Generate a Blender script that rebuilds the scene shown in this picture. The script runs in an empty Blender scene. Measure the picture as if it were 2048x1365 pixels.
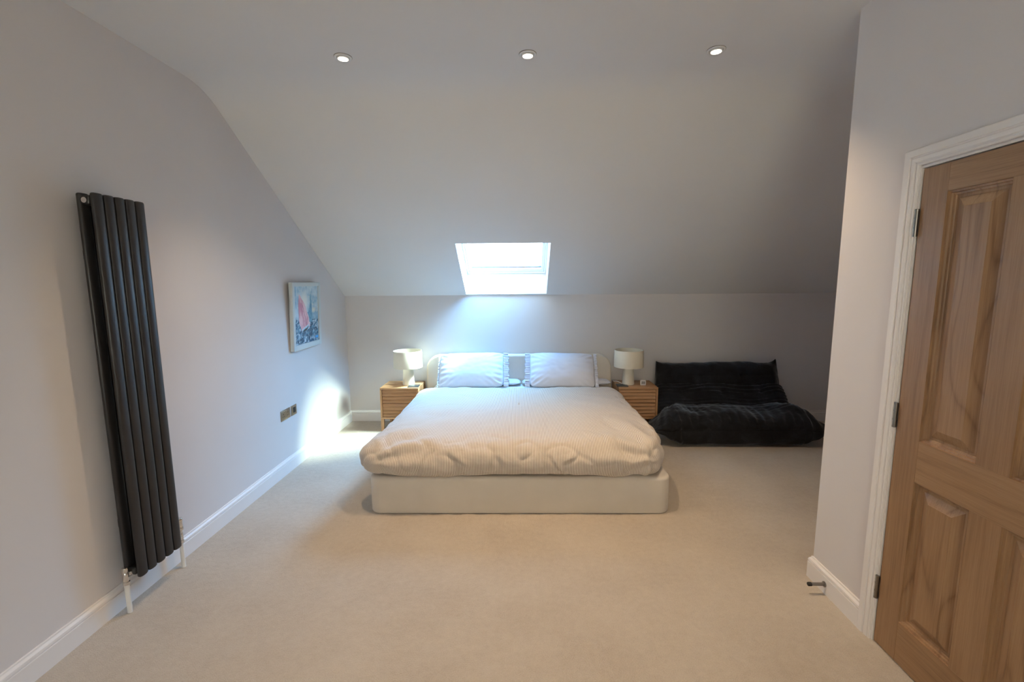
import bpy, bmesh, math, random
from mathutils import Vector, Matrix, noise
random.seed(7)
PI = math.pi
scene = bpy.context.scene
COL = scene.collection
# light levels (rgb)
SKY_C, HALO_C, SUN_C, HALO_P = (1, 2, 4), (41, 122, 238), (92, 104, 86), 3
REAR_FILL_C = (31, 26, 18)  # extra sky glow added behind the camera as fill
SPOT_ROWS = ((152, 110, 67), (22, 17, 11), (22, 17, 11))  # row in view, then the two unseen rows added for fill
EXPOSURE = -0.87
sin, cos = math.sin, math.cos

# ------------------------------------------------------------------ dimensions
XL, YB, ZK, ZC, YS = -1.968, 4.963, 1.420, 2.772, 2.919
XR, YC, YR, XA = 1.525, 2.249, -2.60, 3.45          # door wall, its corner, rear wall, alcove side wall
BBH, BBT = 0.1214, 0.0175
SLOPE = math.atan2(ZC - ZK, YB - YS)
NRM = Vector((0, sin(SLOPE), cos(SLOPE)))            # out of the roof
UPS = Vector((0, -cos(SLOPE), sin(SLOPE)))           # up the slope
SUN = Vector((-1.0, -0.13, -1.08)).normalized()      # direction sunlight travels

# ------------------------------------------------------------------ object helpers
def link(name, bm, mat, parent=None, smooth=False, mats=None):
    me = bpy.data.meshes.new(name)
    bmesh.ops.recalc_face_normals(bm, faces=bm.faces[:])
    bm.to_mesh(me); bm.free()
    if smooth:
        me.polygons.foreach_set('use_smooth', [True] * len(me.polygons))
    for m in (mats or [mat]):
        me.materials.append(m)
    o = bpy.data.objects.new(name, me)
    COL.objects.link(o)
    if parent: o.parent = parent
    return o

def smooth_angle(o, deg=35):
    me = o.data
    me.polygons.foreach_set('use_smooth', [True] * len(me.polygons))
    try: me.set_sharp_from_angle(angle=math.radians(deg))
    except Exception: pass
    return o

def thing(name, label, cat, loc=(0, 0, 0), rz=0, group=None):
    o = bpy.data.objects.new(name, None); COL.objects.link(o)
    o.empty_display_size = .1
    o.location = loc; o.rotation_euler = (0, 0, rz)
    tag(o, label, cat, group)
    return o

def tag(o, label, cat, group=None):
    o['label'] = label; o['category'] = cat
    if group: o['group'] = group
    return o

def struct(o, label=None, cat=None):
    o['kind'] = 'structure'
    if label: o['label'] = label
    if cat: o['category'] = cat
    return o

def copy_tree(o, parent=None):
    c = o.copy(); COL.objects.link(c)
    if parent: c.parent = parent
    for ch in list(o.children): copy_tree(ch, c)
    return c

# ------------------------------------------------------------------ mesh helpers
def box(bm, x0, x1, y0, y1, z0, z1, bev=0.0, seg=2):
    r = bmesh.ops.create_cube(bm, size=1.0)
    vs = r['verts']
    for v in vs:
        v.co = Vector(((x0 + x1) / 2 + v.co.x * (x1 - x0), (y0 + y1) / 2 + v.co.y * (y1 - y0), (z0 + z1) / 2 + v.co.z * (z1 - z0)))
    if bev > 0:
        es = list({e for v in vs for e in v.link_edges})
        bmesh.ops.bevel(bm, geom=es, offset=bev, segments=seg, affect='EDGES', profile=.5)
    return vs

def boxobj(name, dims, mat, parent=None, bev=0.0, seg=2):
    bm = bmesh.new(); box(bm, *dims, bev=bev, seg=seg)
    o = link(name, bm, mat, parent)
    if bev: smooth_angle(o)
    return o

def quad(bm, *ps):
    return bm.faces.new([bm.verts.new(p) for p in ps])

def cyl(bm, p, q, r, seg=24, r2=None, cap=True):
    p, q = Vector(p), Vector(q); r2 = r if r2 is None else r2
    d = (q - p).normalized()
    a = d.orthogonal().normalized(); b = d.cross(a)
    A = [bm.verts.new(p + (a * cos(t) + b * sin(t)) * r) for t in [2 * PI * i / seg for i in range(seg)]]
    B = [bm.verts.new(q + (a * cos(t) + b * sin(t)) * r2) for t in [2 * PI * i / seg for i in range(seg)]]
    for i in range(seg):
        bm.faces.new((A[i], A[(i + 1) % seg], B[(i + 1) % seg], B[i]))
    if cap:
        bm.faces.new(A[::-1]); bm.faces.new(B)

def lathe(bm, prof, c=(0, 0, 0), axis='z', seg=40, closed=False):
    rings = []
    for r, h in prof:
        ring = []
        for i in range(seg):
            t = 2 * PI * i / seg
            if axis == 'z': p = (c[0] + r * cos(t), c[1] + r * sin(t), c[2] + h)
            elif axis == 'y': p = (c[0] + r * cos(t), c[1] + h, c[2] + r * sin(t))
            else: p = (c[0] + h, c[1] + r * cos(t), c[2] + r * sin(t))
            ring.append(bm.verts.new(p))
        rings.append(ring)
    n = len(rings)
    for k in range(n if closed else n - 1):
        a, b = rings[k], rings[(k + 1) % n]
        for i in range(seg):
            bm.faces.new((a[i], a[(i + 1) % seg], b[(i + 1) % seg], b[i]))
    if not closed:
        if prof[0][0] > 1e-5: bm.faces.new(rings[0][::-1])
        if prof[-1][0] > 1e-5: bm.faces.new(rings[-1])

def extrude_path(bm, prof, path, side):
    """prof: list of (outward, z). path: list of (x,y); outward offset direction per point from side(i) -> (dx,dy) mitred"""
    rows = []
    for i, (x, y) in enumerate(path):
        dx, dy = side[i]
        rows.append([bm.verts.new((x + dx * o, y + dy * o, z)) for o, z in prof])
    for a, b in zip(rows, rows[1:]):
        for k in range(len(prof) - 1):
            bm.faces.new((a[k], a[k + 1], b[k + 1], b[k]))
    for r in (rows[0], rows[-1]):
        bm.faces.new(r)

# ------------------------------------------------------------------ materials
def mat(name, col, rough=.5, metal=0.0, spec=.5, sheen=0.0, coat=0.0):
    m = bpy.data.materials.new(name); m.use_nodes = True
    b = m.node_tree.nodes['Principled BSDF']
    b.inputs['Base Color'].default_value = (*col, 1)
    b.inputs['Roughness'].default_value = rough
    b.inputs['Metallic'].default_value = metal
    b.inputs['Specular IOR Level'].default_value = spec
    b.inputs['Sheen Weight'].default_value = sheen
    b.inputs['Coat Weight'].default_value = coat
    return m

def nd(m, t, **kw):
    n = m.node_tree.nodes.new(t)
    for k, v in kw.items():
        if k in n.inputs.keys() if hasattr(n.inputs, 'keys') else False: n.inputs[k].default_value = v
        else: setattr(n, k, v)
    return n

def lk(m, a, b): m.node_tree.links.new(a, b)
def bsdf(m): return m.node_tree.nodes['Principled BSDF']

def coords(m, kind='Object', scale=(1, 1, 1), rot=(0, 0, 0)):
    tc = nd(m, 'ShaderNodeTexCoord'); mp = nd(m, 'ShaderNodeMapping')
    mp.inputs['Scale'].default_value = scale; mp.inputs['Rotation'].default_value = rot
    lk(m, tc.outputs[kind], mp.inputs['Vector'])
    return mp.outputs['Vector']

def noise_tex(m, vec, scale, detail=4, rough=.55, dist=0):
    n = nd(m, 'ShaderNodeTexNoise'); n.inputs['Scale'].default_value = scale
    n.inputs['Detail'].default_value = detail; n.inputs['Roughness'].default_value = rough
    n.inputs['Distortion'].default_value = dist
    lk(m, vec, n.inputs['Vector']); return n.outputs['Fac']

def ramp(m, fac, stops):
    r = nd(m, 'ShaderNodeValToRGB'); e = r.color_ramp.elements
    e[0].position, e[0].color = stops[0][0], (*stops[0][1], 1)
    e[1].position, e[1].color = stops[-1][0], (*stops[-1][1], 1)
    for p, c in stops[1:-1]:
        k = e.new(p); k.color = (*c, 1)
    lk(m, fac, r.inputs['Fac']); return r.outputs['Color']

def bump(m, h, strength=.3, dist=.01, prev=None):
    b = nd(m, 'ShaderNodeBump'); b.inputs['Strength'].default_value = strength; b.inputs['Distance'].default_value = dist
    lk(m, h, b.inputs['Height'])
    if prev is not None: lk(m, prev, b.inputs['Normal'])
    lk(m, b.outputs['Normal'], bsdf(m).inputs['Normal'])
    return b.outputs['Normal']

def paint(name, col, rough=.6, var=.012, bs=.06):
    m = mat(name, col, rough, spec=.3)
    v = coords(m)
    f = noise_tex(m, v, 1.3, 3)
    c0 = tuple(max(0, c - var) for c in col); c1 = tuple(c + var for c in col)
    lk(m, ramp(m, f, [(.3, c0), (.7, c1)]), bsdf(m).inputs['Base Color'])
    bump(m, noise_tex(m, v, 260, 3), bs, .002)
    return m

M_wall = paint('wall_paint', (.63, .595, .59))
M_ceil = paint('ceiling_paint', (.69, .672, .665))
M_gloss = paint('white_gloss_paint', (.73, .695, .68), .38, .004, .0)
M_frame_white = paint('window_white', (.85, .86, .87), .4, .004, .02)

def make_carpet():
    m = mat('carpet', (.5, .43, .35), .95, spec=.1, sheen=.25)
    v = coords(m)
    big = noise_tex(m, v, 2.2, 4, .6)
    fine = noise_tex(m, v, 210, 3, .7)
    blot = noise_tex(m, v, 30, 4, .65)
    a = nd(m, 'ShaderNodeMath', operation='MULTIPLY'); lk(m, big, a.inputs[0]); a.inputs[1].default_value = .35
    b = nd(m, 'ShaderNodeMath', operation='MULTIPLY_ADD'); lk(m, fine, b.inputs[0]); b.inputs[1].default_value = .45; lk(m, a.outputs[0], b.inputs[2])
    c = nd(m, 'ShaderNodeMath', operation='MULTIPLY_ADD'); lk(m, blot, c.inputs[0]); c.inputs[1].default_value = .25; lk(m, b.outputs[0], c.inputs[2])
    lk(m, ramp(m, c.outputs[0], [(.34, (.40, .328, .262)), (.52, (.50, .428, .352)), (.7, (.58, .505, .425))]), bsdf(m).inputs['Base Color'])
    n1 = bump(m, fine, .9, .006)
    bump(m, blot, .45, .012, n1)
    return m
M_carpet = make_carpet()

def oak(name, axis, base, dark, light, scale=1.0, rough=.42, cath=False):
    """oak with its grain running along the given object axis"""
    m = mat(name, base, rough, spec=.4)
    ax = 'xyz'.index(axis)
    def vec(along, across):
        s = [across * scale] * 3; s[ax] = along * scale
        return coords(m, scale=tuple(s))
    broad = noise_tex(m, vec(.8, 5), 1.0, 3, .5, .3)           # plank scale tone
    fibre = noise_tex(m, vec(3.0, 95), 1.0, 4, .65, .25)       # fine fibres
    pores = noise_tex(m, vec(9.0, 330), 1.0, 2, .6)            # dark pores
    # growth lines: contour lines of a stretched field, arching like cathedral grain on panels
    fld = noise_tex(m, vec(1.15 if cath else .55, 5.5 if cath else 7.5), 1.0, 1.2, .4, .15)
    k = nd(m, 'ShaderNodeMath', operation='MULTIPLY'); lk(m, fld, k.inputs[0]); k.inputs[1].default_value = 20 if cath else 12
    fr = nd(m, 'ShaderNodeMath', operation='PINGPONG'); lk(m, k.outputs[0], fr.inputs[0]); fr.inputs[1].default_value = 1.0
    pwr = nd(m, 'ShaderNodeMath', operation='POWER'); lk(m, fr.outputs[0], pwr.inputs[0]); pwr.inputs[1].default_value = 3.0
    def madd(x, w, y=None):
        n = nd(m, 'ShaderNodeMath', operation='MULTIPLY_ADD'); lk(m, x, n.inputs[0]); n.inputs[1].default_value = w
        if y is None: n.inputs[2].default_value = 0
        else: lk(m, y, n.inputs[2])
        return n.outputs[0]
    v = madd(broad, .38); v = madd(fibre, .38, v); v = madd(pores, .22, v)
    v = madd(pwr.outputs[0], -.15 if cath else -.06, v)
    lk(m, ramp(m, v, [(.34, dark), (.48, base), (.64, light)]), bsdf(m).inputs['Base Color'])
    bump(m, pores, .12, .001)
    return m
DB, DD, DL = (.275, .152, .074), (.200, .107, .049), (.335, .200, .106)
M_oak_v = oak('oak_vertical', 'z', DB, DD, DL)
M_oak_h = oak('oak_horizontal', 'y', (.29, .162, .078), DD, DL)
M_oak_p = oak('oak_panel', 'z', (.28, .155, .075), (.195, .103, .047), DL, cath=True)
NB, ND_, NL = (.43, .235, .115), (.29, .145, .062), (.53, .32, .17)
M_ns_x = oak('pale_oak_x', 'x', NB, ND_, NL, 1.6, .5)
M_ns_z = oak('pale_oak_z', 'z', NB, ND_, NL, 1.6, .5)

M_rad = mat('anthracite_enamel', (.030, .028, .028), .38, .3, .5)
bump(M_rad, noise_tex(M_rad, coords(M_rad), 300, 2), .08, .001)
M_rad_dark = mat('anthracite_enamel_rear', (.035, .034, .036), .42, .2, .5)
M_chrome = mat('chrome', (.75, .73, .70), .14, 1.0)
M_steel = mat('brushed_steel', (.26, .245, .23), .32, 1.0)
bump(M_steel, noise_tex(M_steel, coords(M_steel, scale=(1, 1, 30)), 40, 2), .1, .001)
M_nickel = mat('brushed_brass_nickel', (.40, .34, .27), .38, 1.0)
M_black = mat('black_rubber', (.012, .012, .012), .6)
M_pipe = mat('white_pipe_sleeve', (.72, .69, .64), .4)

def fabric(name, col, rough=.9, sheen=.3, bs=.25, sc=700, mottling=.03):
    m = mat(name, col, rough, spec=.15, sheen=sheen)
    v = coords(m)
    f = noise_tex(m, v, 5, 4)
    lk(m, ramp(m, f, [(.3, tuple(max(0, c * (1 - mottling)) for c in col)), (.7, tuple(c * (1 + mottling) for c in col))]), bsdf(m).inputs['Base Color'])
    bump(m, noise_tex(m, v, sc, 2), bs, .001)
    return m
M_base = fabric('cream_bed_upholstery', (.62, .56, .49), .75, .15, .12, 500)
M_pillow = fabric('pale_blue_cotton', (.66, .68, .76), .85, .2, .15)
M_sheet = fabric('white_sheet', (.80, .79, .77), .85, .2, .15)
M_shade = fabric('cream_linen_shade', (.78, .72, .60), .85, .1, .3, 900)
M_stem = fabric('cream_plaster', (.74, .69, .60), .8, 0, .25, 120)
def make_sofa_fabric():
    m = mat('charcoal_velvet', (.012, .014, .018), .9, spec=.12, sheen=.55)
    bsdf(m).inputs['Sheen Roughness'].default_value = .4
    bsdf(m).inputs['Sheen Tint'].default_value = (.50, .53, .58, 1)
    v = coords(m)
    f = noise_tex(m, v, 9, 5, .65, .6)
    lk(m, ramp(m, f, [(.3, (.008, .0075, .008)), (.6, (.013, .0135, .016)), (.8, (.024, .026, .031))]), bsdf(m).inputs['Base Color'])
    lk(m, ramp(m, f, [(.30, (.25, .25, .25)), (.75, (.95, .95, .95))]), bsdf(m).inputs['Sheen Weight'])
    bump(m, noise_tex(m, v, 60, 4), .35, .004)
    return m
M_sofa = make_sofa_fabric()

def make_duvet():
    m = mat('striped_cotton', (.6, .5, .4), .88, spec=.15, sheen=.2)
    tc = nd(m, 'ShaderNodeTexCoord'); sp = nd(m, 'ShaderNodeSeparateXYZ'); lk(m, tc.outputs['UV'], sp.inputs[0])
    k = nd(m, 'ShaderNodeMath', operation='MULTIPLY'); lk(m, sp.outputs['X'], k.inputs[0]); k.inputs[1].default_value = 1 / .0106
    fr = nd(m, 'ShaderNodeMath', operation='FRACT'); lk(m, k.outputs[0], fr.inputs[0])
    c0, c1 = (.66, .59, .52), (.30, .25, .21)
    col = ramp(m, fr.outputs[0], [(0.0, c0), (.50, c0), (.58, c1), (.90, c1), (1.0, c0)])
    lk(m, col, bsdf(m).inputs['Base Color'])
    v = coords(m)
    n1 = bump(m, noise_tex(m, v, 26, 5, .6, .8), .35, .012)
    bump(m, noise_tex(m, v, 700, 2), .15, .001, n1)
    return m
M_duvet = make_duvet()

def emis(name, col, s):
    m = mat(name, col, .5)
    bsdf(m).inputs['Emission Color'].default_value = (*col, 1); bsdf(m).inputs['Emission Strength'].default_value = s
    return m
M_lamp_on = emis('lit_lamp_glass', (1.0, .86, .68), 14.0)

def glass_mat():
    m = bpy.data.materials.new('window_glass'); m.use_nodes = True
    nt = m.node_tree; nt.nodes.remove(nt.nodes['Principled BSDF'])
    out = nt.nodes['Material Output']
    t = nt.nodes.new('ShaderNodeBsdfTransparent'); g = nt.nodes.new('ShaderNodeBsdfGlossy'); g.inputs['Roughness'].default_value = .02
    t.inputs['Color'].default_value = (.93, .97, .96, 1)
    mx = nt.nodes.new('ShaderNodeMixShader')
    mx.inputs[0].default_value = .05
    nt.links.new(t.outputs[0], mx.inputs[1]); nt.links.new(g.outputs[0], mx.inputs[2])
    nt.links.new(mx.outputs[0], out.inputs['Surface'])
    return m
M_glass = glass_mat()

# ------------------------------------------------------------------ room shell
bm = bmesh.new()
quad(bm, (XL - .1, YR - .1, 0), (XA + .1, YR - .1, 0), (XA + .1, YB + .1, 0), (XL - .1, YB + .1, 0))
struct(link('floor', bm, M_carpet), 'beige cut pile carpet covering the bedroom floor', 'floor')

def wall_prof_pts():
    """ceiling cross-section (y, z): flat, rounded break, slope"""
    d = .16
    p0 = Vector((YS - d, ZC)); p1 = Vector((YS, ZC)); p2 = Vector((YS + d * cos(SLOPE), ZC - d * sin(SLOPE)))
    pts = [(YR, ZC)]
    for i in range(13):
        t = i / 12
        p = p0 * (1 - t) ** 2 + p1 * 2 * t * (1 - t) + p2 * t * t
        pts.append((p.x, p.y))
    return pts
SKX0, SKX1, SKY0, SKY1 = -.620, .255, 4.215, 4.945
def zs(y): return ZK + (YB - y) * math.tan(SLOPE)
prof = wall_prof_pts()
bm = bmesh.new()
xs = [XL, SKX0, SKX1, XA]
ys = prof + [(SKY0, zs(SKY0)), (SKY1, zs(SKY1)), (YB, ZK)]
V = [[bm.verts.new((x, y, z)) for x in xs] for y, z in ys]
n = len(ys)
for j in range(n - 1):
    for i in range(3):
        if j == n - 3 and i == 1: continue
        bm.faces.new((V[j][i], V[j][i + 1], V[j + 1][i + 1], V[j + 1][i]))
ceil = link('ceiling', bm, M_ceil); smooth_angle(ceil, 20)
struct(ceil, 'off white flat ceiling curving down into the long sloping roof plane', 'ceiling')

# skylight well: the four reveal faces
DEPTH = .33
O = Vector((SKX0, SKY1, zs(SKY1))); LS = (SKY1 - SKY0) / cos(SLOPE); WS = SKX1 - SKX0
bm = bmesh.new()
def wp(u, s, d): return O + Vector((1, 0, 0)) * u + UPS * s + NRM * d
for (u0, s0, u1, s1) in ((0, 0, WS, 0), (WS, 0, WS, LS), (WS, LS, 0, LS), (0, LS, 0, 0)):
    quad(bm, wp(u0, s0, 0), wp(u1, s1, 0), wp(u1, s1, DEPTH), wp(u0, s0, DEPTH))
struct(link('trim_1', bm, M_ceil), 'painted reveal of the roof window well', 'trim')

# left wall
bm = bmesh.new()
pts = [(YR, 0), (YR, ZC)] + prof[1:] + [(YB, ZK), (YB, 0)]
bm.faces.new([bm.verts.new((XL, y, z)) for y, z in pts])
struct(link('wall_left', bm, M_wall), 'mauve grey painted left wall following the roof slope', 'wall')
# back knee wall
bm = bmesh.new(); quad(bm, (XL, YB, 0), (XA, YB, 0), (XA, YB, ZK), (XL, YB, ZK))
struct(link('wall_back', bm, M_wall), 'low mauve grey knee wall behind the bed', 'wall')
# alcove side wall
bm = bmesh.new()
pts = [(YC, 0), (YC, ZC)] + prof[1:] + [(YB, ZK), (YB, 0)]
bm.faces.new([bm.verts.new((XA, y, z)) for y, z in pts])
struct(link('wall_alcove', bm, M_wall), 'painted side wall of the sofa alcove', 'wall')
# door wall with its opening, and the return that faces the alcove
DY0, DY1, DZ1 = 1.040, 1.840, 1.992
bm = bmesh.new()
quad(bm, (XR, DY1, 0), (XR, YC, 0), (XR, YC, ZC), (XR, DY1, ZC))
quad(bm, (XR, YR, 0), (XR, DY0, 0), (XR, DY0, ZC), (XR, YR, ZC))
quad(bm, (XR, DY0, DZ1), (XR, DY1, DZ1), (XR, DY1, ZC), (XR, DY0, ZC))
quad(bm, (XR, YC, 0), (XA, YC, 0), (XA, YC, ZC), (XR, YC, ZC))
for q in (((DY1, 0), (DY1, DZ1)), ((DY1, DZ1), (DY0, DZ1)), ((DY0, DZ1), (DY0, 0))):
    (a, b), (c, d) = q
    quad(bm, (XR, a, b), (XR, c, d), (XR + .12, c, d), (XR + .12, a, b))
quad(bm, (XR + .12, DY0, 0), (XR + .12, DY1, 0), (XR + .12, DY1, DZ1), (XR + .12, DY0, DZ1))
struct(link('wall_right', bm, M_wall), 'mauve grey wall holding the oak door, ending in an outer corner', 'wall')
# rear wall with an opening for the added fill window
RW = (-.80, .80, 1.0, 2.15)
bm = bmesh.new()
for (a, b, c, d) in ((XL, RW[0], 0, ZC), (RW[1], XR, 0, ZC), (RW[0], RW[1], 0, RW[2]), (RW[0], RW[1], RW[3], ZC)):
    quad(bm, (a, YR, c), (b, YR, c), (b, YR, d), (a, YR, d))
for (a, b, c, d) in ((RW[0], RW[2], RW[1], RW[2]), (RW[1], RW[2], RW[1], RW[3]), (RW[1], RW[3], RW[0], RW[3]), (RW[0], RW[3], RW[0], RW[2])):
    quad(bm, (a, YR, b), (c, YR, d), (c, YR - .2, d), (a, YR - .2, b))
struct(link('wall_rear', bm, M_wall), 'painted rear wall with an added, unseen window behind the camera', 'wall')

# baseboards
def bb_prof(h=BBH, t=BBT):
    return [(0, 0), (t, 0), (t, h * .70), (t * .93, h * .715), (t * .72, h * .725), (t * .72, h * .745), (t * .95, h * .76),
            (t * .95, h * .80), (t * .86, h * .86), (t * .62, h * .90), (t * .42, h * .93), (t * .36, h * .985), (t * .25, h), (0, h)]
def baseboard(name, path, side, label):
    bm = bmesh.new(); extrude_path(bm, bb_prof(), path, side)
    o = link(name, bm, M_gloss); smooth_angle(o, 25); struct(o, label, 'baseboard'); return o
baseboard('baseboard_left', [(XL, YR), (XL, YB)], [(1, 1), (1, -1)], 'white moulded skirting along the left wall')
baseboard('baseboard_back', [(XL, YB), (XA, YB)], [(1, -1), (-1, -1)], 'white moulded skirting along the knee wall')
AY1 = 1.8985
baseboard('baseboard_right', [(XR, AY1), (XR, YC), (XA, YC)], [(-1, 0), (-1, 1), (-1, 1)], 'white moulded skirting from the door frame round the corner')
baseboard('baseboard_alcove', [(XA, YC), (XA, YB)], [(-1, 1), (-1, -1)], 'white moulded skirting in the alcove')
baseboard('baseboard_right_rear', [(XR, YR), (XR, .975)], [(-1, 0), (-1, 0)], 'white moulded skirting beyond the far side of the door')
baseboard('baseboard_rear', [(XL, YR), (XR, YR)], [(1, 1), (-1, 1)], 'white moulded skirting along the rear wall')

# door frame: architrave and jamb edge
def architrave(name, label):
    bm = bmesh.new()
    # profile: (distance from opening edge, projection)
    pr = [(0, 0), (0, .010), (.004, .013), (.008, .013), (.010, .009), (.013, .009), (.016, .013), (.022, .016), (.028, .0165), (.033, .0135), (.036, .0135), (.038, .018), (.061, .019), (.0635, .017), (.0635, 0)]
    iy0, iy1, iz = 1.052, 1.835, 1.9965
    rows = []
    for (y, z, sy, sz) in ((iy1, 0, 1, 0), (iy1, iz, 1, 1), (iy0, iz, -1, 1), (iy0, 0, -1, 0)):
        rows.append([bm.verts.new((XR - p, y + sy * d, z + sz * d)) for d, p in pr])
    for a, b in zip(rows, rows[1:]):
        for k in range(len(pr) - 1): bm.faces.new((a[k], a[k + 1], b[k + 1], b[k]))
    # jamb edge / lining
    box(bm, XR - .004, XR + .115, 1.8275, 1.8395, 0, 1.9915)
    box(bm, XR - .004, XR + .115, 1.0405, 1.055, 0, 1.9915)
    box(bm, XR - .004, XR + .115, 1.055, 1.8275, 1.985, 1.9915)
    o = link(name, bm, M_gloss); smooth_angle(o, 22); struct(o, label, 'door frame'); return o
architrave('trim_2', 'white moulded architrave round the oak door')

# ------------------------------------------------------------------ door
door = thing('door_1', 'closed four panel oak door with steel hinges in a white frame', 'door', (XR, 1.823, 0))
door['kind'] = 'structure'
DW, DH, ST = .762, 1.981, .108
def dbox(name, y0, y1, z0, z1, m):
    return boxobj(name, (0, .040, y0, y1, z0, z1), m, door, bev=.0008, seg=1)
# local y runs negative from the hinge side
Z0 = .006
dbox('stile', -ST, 0, Z0, DH, M_oak_v)
dbox('stile', -DW, -DW + ST, Z0, DH, M_oak_v)
rails = [(Z0, .180), (.780, .945), (1.880, DH)]
for a, b in rails: dbox('rail', -DW + ST, -ST, a, b, M_oak_h)
PW = (DW - 3 * ST) / 2
for a, b in ((.180, .780), (.945, 1.880)):
    dbox('muntin', -ST - PW - ST, -ST - PW, a, b, M_oak_v)
def panel(y0, y1, z0, z1):
    bm = bmesh.new()
    prs = [(0, .0), (.0015, .0065), (.007, .0085), (.0095, .0145), (.0155, .0165), (.018, .0200), (.027, .0200), (.060, .0065), (.062, .0050), (.064, .0050)]
    rings = []
    for ins, d in prs:
        rings.append([bm.verts.new((d, y, z)) for y, z in ((y0 + ins, z0 + ins), (y1 - ins, z0 + ins), (y1 - ins, z1 - ins), (y0 + ins, z1 - ins))])
    for a, b in zip(rings, rings[1:]):
        for i in range(4): bm.faces.new((a[i], a[(i + 1) % 4], b[(i + 1) % 4], b[i]))
    bm.faces.new(rings[-1])
    back = [bm.verts.new((.030, y, z)) for y, z in ((y0, z0), (y1, z0), (y1, z1), (y0, z1))]
    for i in range(4): bm.faces.new((rings[0][i], rings[0][(i + 1) % 4], back[(i + 1) % 4], back[i]))
    bm.faces.new(back)
    return link('panel', bm, M_oak_p, door)
for yy in (-ST, -ST - PW - ST):
    for a, b in ((.180, .780), (.945, 1.880)): panel(yy - PW, yy, a, b)
for zc in (1.782, 1.018, .254):
    bm = bmesh.new()
    cyl(bm, (-.007, .0045, zc - .048), (-.007, .0045, zc + .048), .0062, 16)
    for k in (-.049, -.018, .018, .049): cyl(bm, (-.007, .0045, zc + k - .003), (-.007, .0045, zc + k + .003), .0072, 16)
    box(bm, -.0035, -.0002, .0045, .0115, zc - .05, zc + .05)
    box(bm, -.0022, -.0002, -.003, .0045, zc - .05, zc + .05)
    smooth_angle(link('hinge', bm, M_steel, door), 40)
bm = bmesh.new()
cyl(bm, (0, -DW + .06, 1.0), (-.010, -DW + .06, 1.0), .026, 32); cyl(bm, (-.010, -DW + .06, 1.0), (-.055, -DW + .06, 1.0), .009, 20)
cyl(bm, (-.052, -DW + .055, 1.0), (-.052, -DW + .18, 1.0), .009, 20)
smooth_angle(link('handle', bm, M_steel, door), 40)

# door stop on the skirting
ds = thing('door_stop', 'small steel door stop with black tip projecting from the skirting near the wall corner', 'door stop', (XR - BBT, 2.125, .050))
bm = bmesh.new(); lathe(bm, [(.014, .001), (.014, -.004), (.008, -.006), (.008, -.066)], axis='x', seg=24)
smooth_angle(link('rod', bm, M_steel, ds), 40)
bm = bmesh.new(); lathe(bm, [(.0095, -.066), (.0100, -.068), (.0100, -.080), (.008, -.083)], axis='x', seg=24)
o = link('tip', bm, M_black, ds); smooth_angle(o, 40); o['label'] = 'black rubber tip'

# ------------------------------------------------------------------ roof window (skylight)
MW = Matrix((( 1, UPS.x, NRM.x, O.x), (0, UPS.y, NRM.y, O.y), (0, UPS.z, NRM.z, O.z), (0, 0, 0, 1)))
sky = thing('window_1', 'small white framed roof window glowing with daylight above the bed', 'window')
sky.matrix_world = MW; sky['kind'] = 'structure'
D0 = .262
def rectframe(bm, x0, x1, y0, y1, w, z0, z1, wb=None):
    wb = wb or w
    box(bm, x0, x0 + w, y0, y1, z0, z1, .002, 1); box(bm, x1 - w, x1, y0, y1, z0, z1, .002, 1)
    box(bm, x0 + w, x1 - w, y0, y0 + wb, z0, z1, .002, 1); box(bm, x0 + w, x1 - w, y1 - w, y1, z0, z1, .002, 1)
bm = bmesh.new(); rectframe(bm, .001, WS - .001, .001, LS - .001, .022, D0, D0 + .075)
smooth_angle(link('window_frame', bm, M_frame_white, sky))
bm = bmesh.new(); rectframe(bm, .025, WS - .025, .025, LS - .025, .030, D0 + .012, D0 + .07, .048)
smooth_angle(link('window_sash', bm, M_frame_white, sky))
boxobj('window_gasket', (.056, WS - .056, .074, .086, D0 + .036, D0 + .050), mat('grey_gasket', (.10, .14, .20), .5), sky)
boxobj('window_pane', (.050, WS - .050, .07, LS - .050, D0 + .052, D0 + .056), M_glass, sky)
# rear window: unseen, added to let in fill light
rw = thing('window_fill', 'unseen white framed window added in the rear wall for fill light', 'window', (0, YR, 0)); rw['kind'] = 'structure'
bm = bmesh.new()
for (a, b, c, d) in ((RW[0], RW[0] + .06, RW[2], RW[3]), (RW[1] - .06, RW[1], RW[2], RW[3]), (RW[0] + .06, RW[1] - .06, RW[2], RW[2] + .06), (RW[0] + .06, RW[1] - .06, RW[3] - .06, RW[3]), (-.03, .03, RW[2] + .06, RW[3] - .06)):
    box(bm, a, b, -.16, -.10, c, d, .003, 1)
smooth_angle(link('window_frame', bm, M_frame_white, rw))
boxobj('window_pane', (RW[0] + .05, RW[1] - .05, -.134, -.130, RW[2] + .05, RW[3] - .05), M_glass, rw)

# ------------------------------------------------------------------ radiator
RX, RY = XL, 2.099
rad = thing('radiator', 'tall anthracite oval tube radiator on the left wall', 'radiator', (XL, RY, 0))
def oval_tube(bm, cx, cy, a, b, z0, z1, seg=28, n=2.4):
    rings = []
    for k, (s, z) in enumerate([(.80, z0), (.95, z0 + .003), (1, z0 + .008), (1, z1 - .008), (.95, z1 - .003), (.80, z1)]):
        ring = []
        for i in range(seg):
            t = 2 * PI * i / seg; c, d = cos(t), sin(t)
            ring.append(bm.verts.new((cx + s * a * math.copysign(abs(c) ** (2 / n), c), cy + s * b * math.copysign(abs(d) ** (2 / n), d), z)))
        rings.append(ring)
    for p, q in zip(rings, rings[1:]):
        for i in range(seg): bm.faces.new((p[i], p[(i + 1) % seg], q[(i + 1) % seg], q[i]))
    bm.faces.new(rings[0][::-1]); bm.faces.new(rings[-1])
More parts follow.
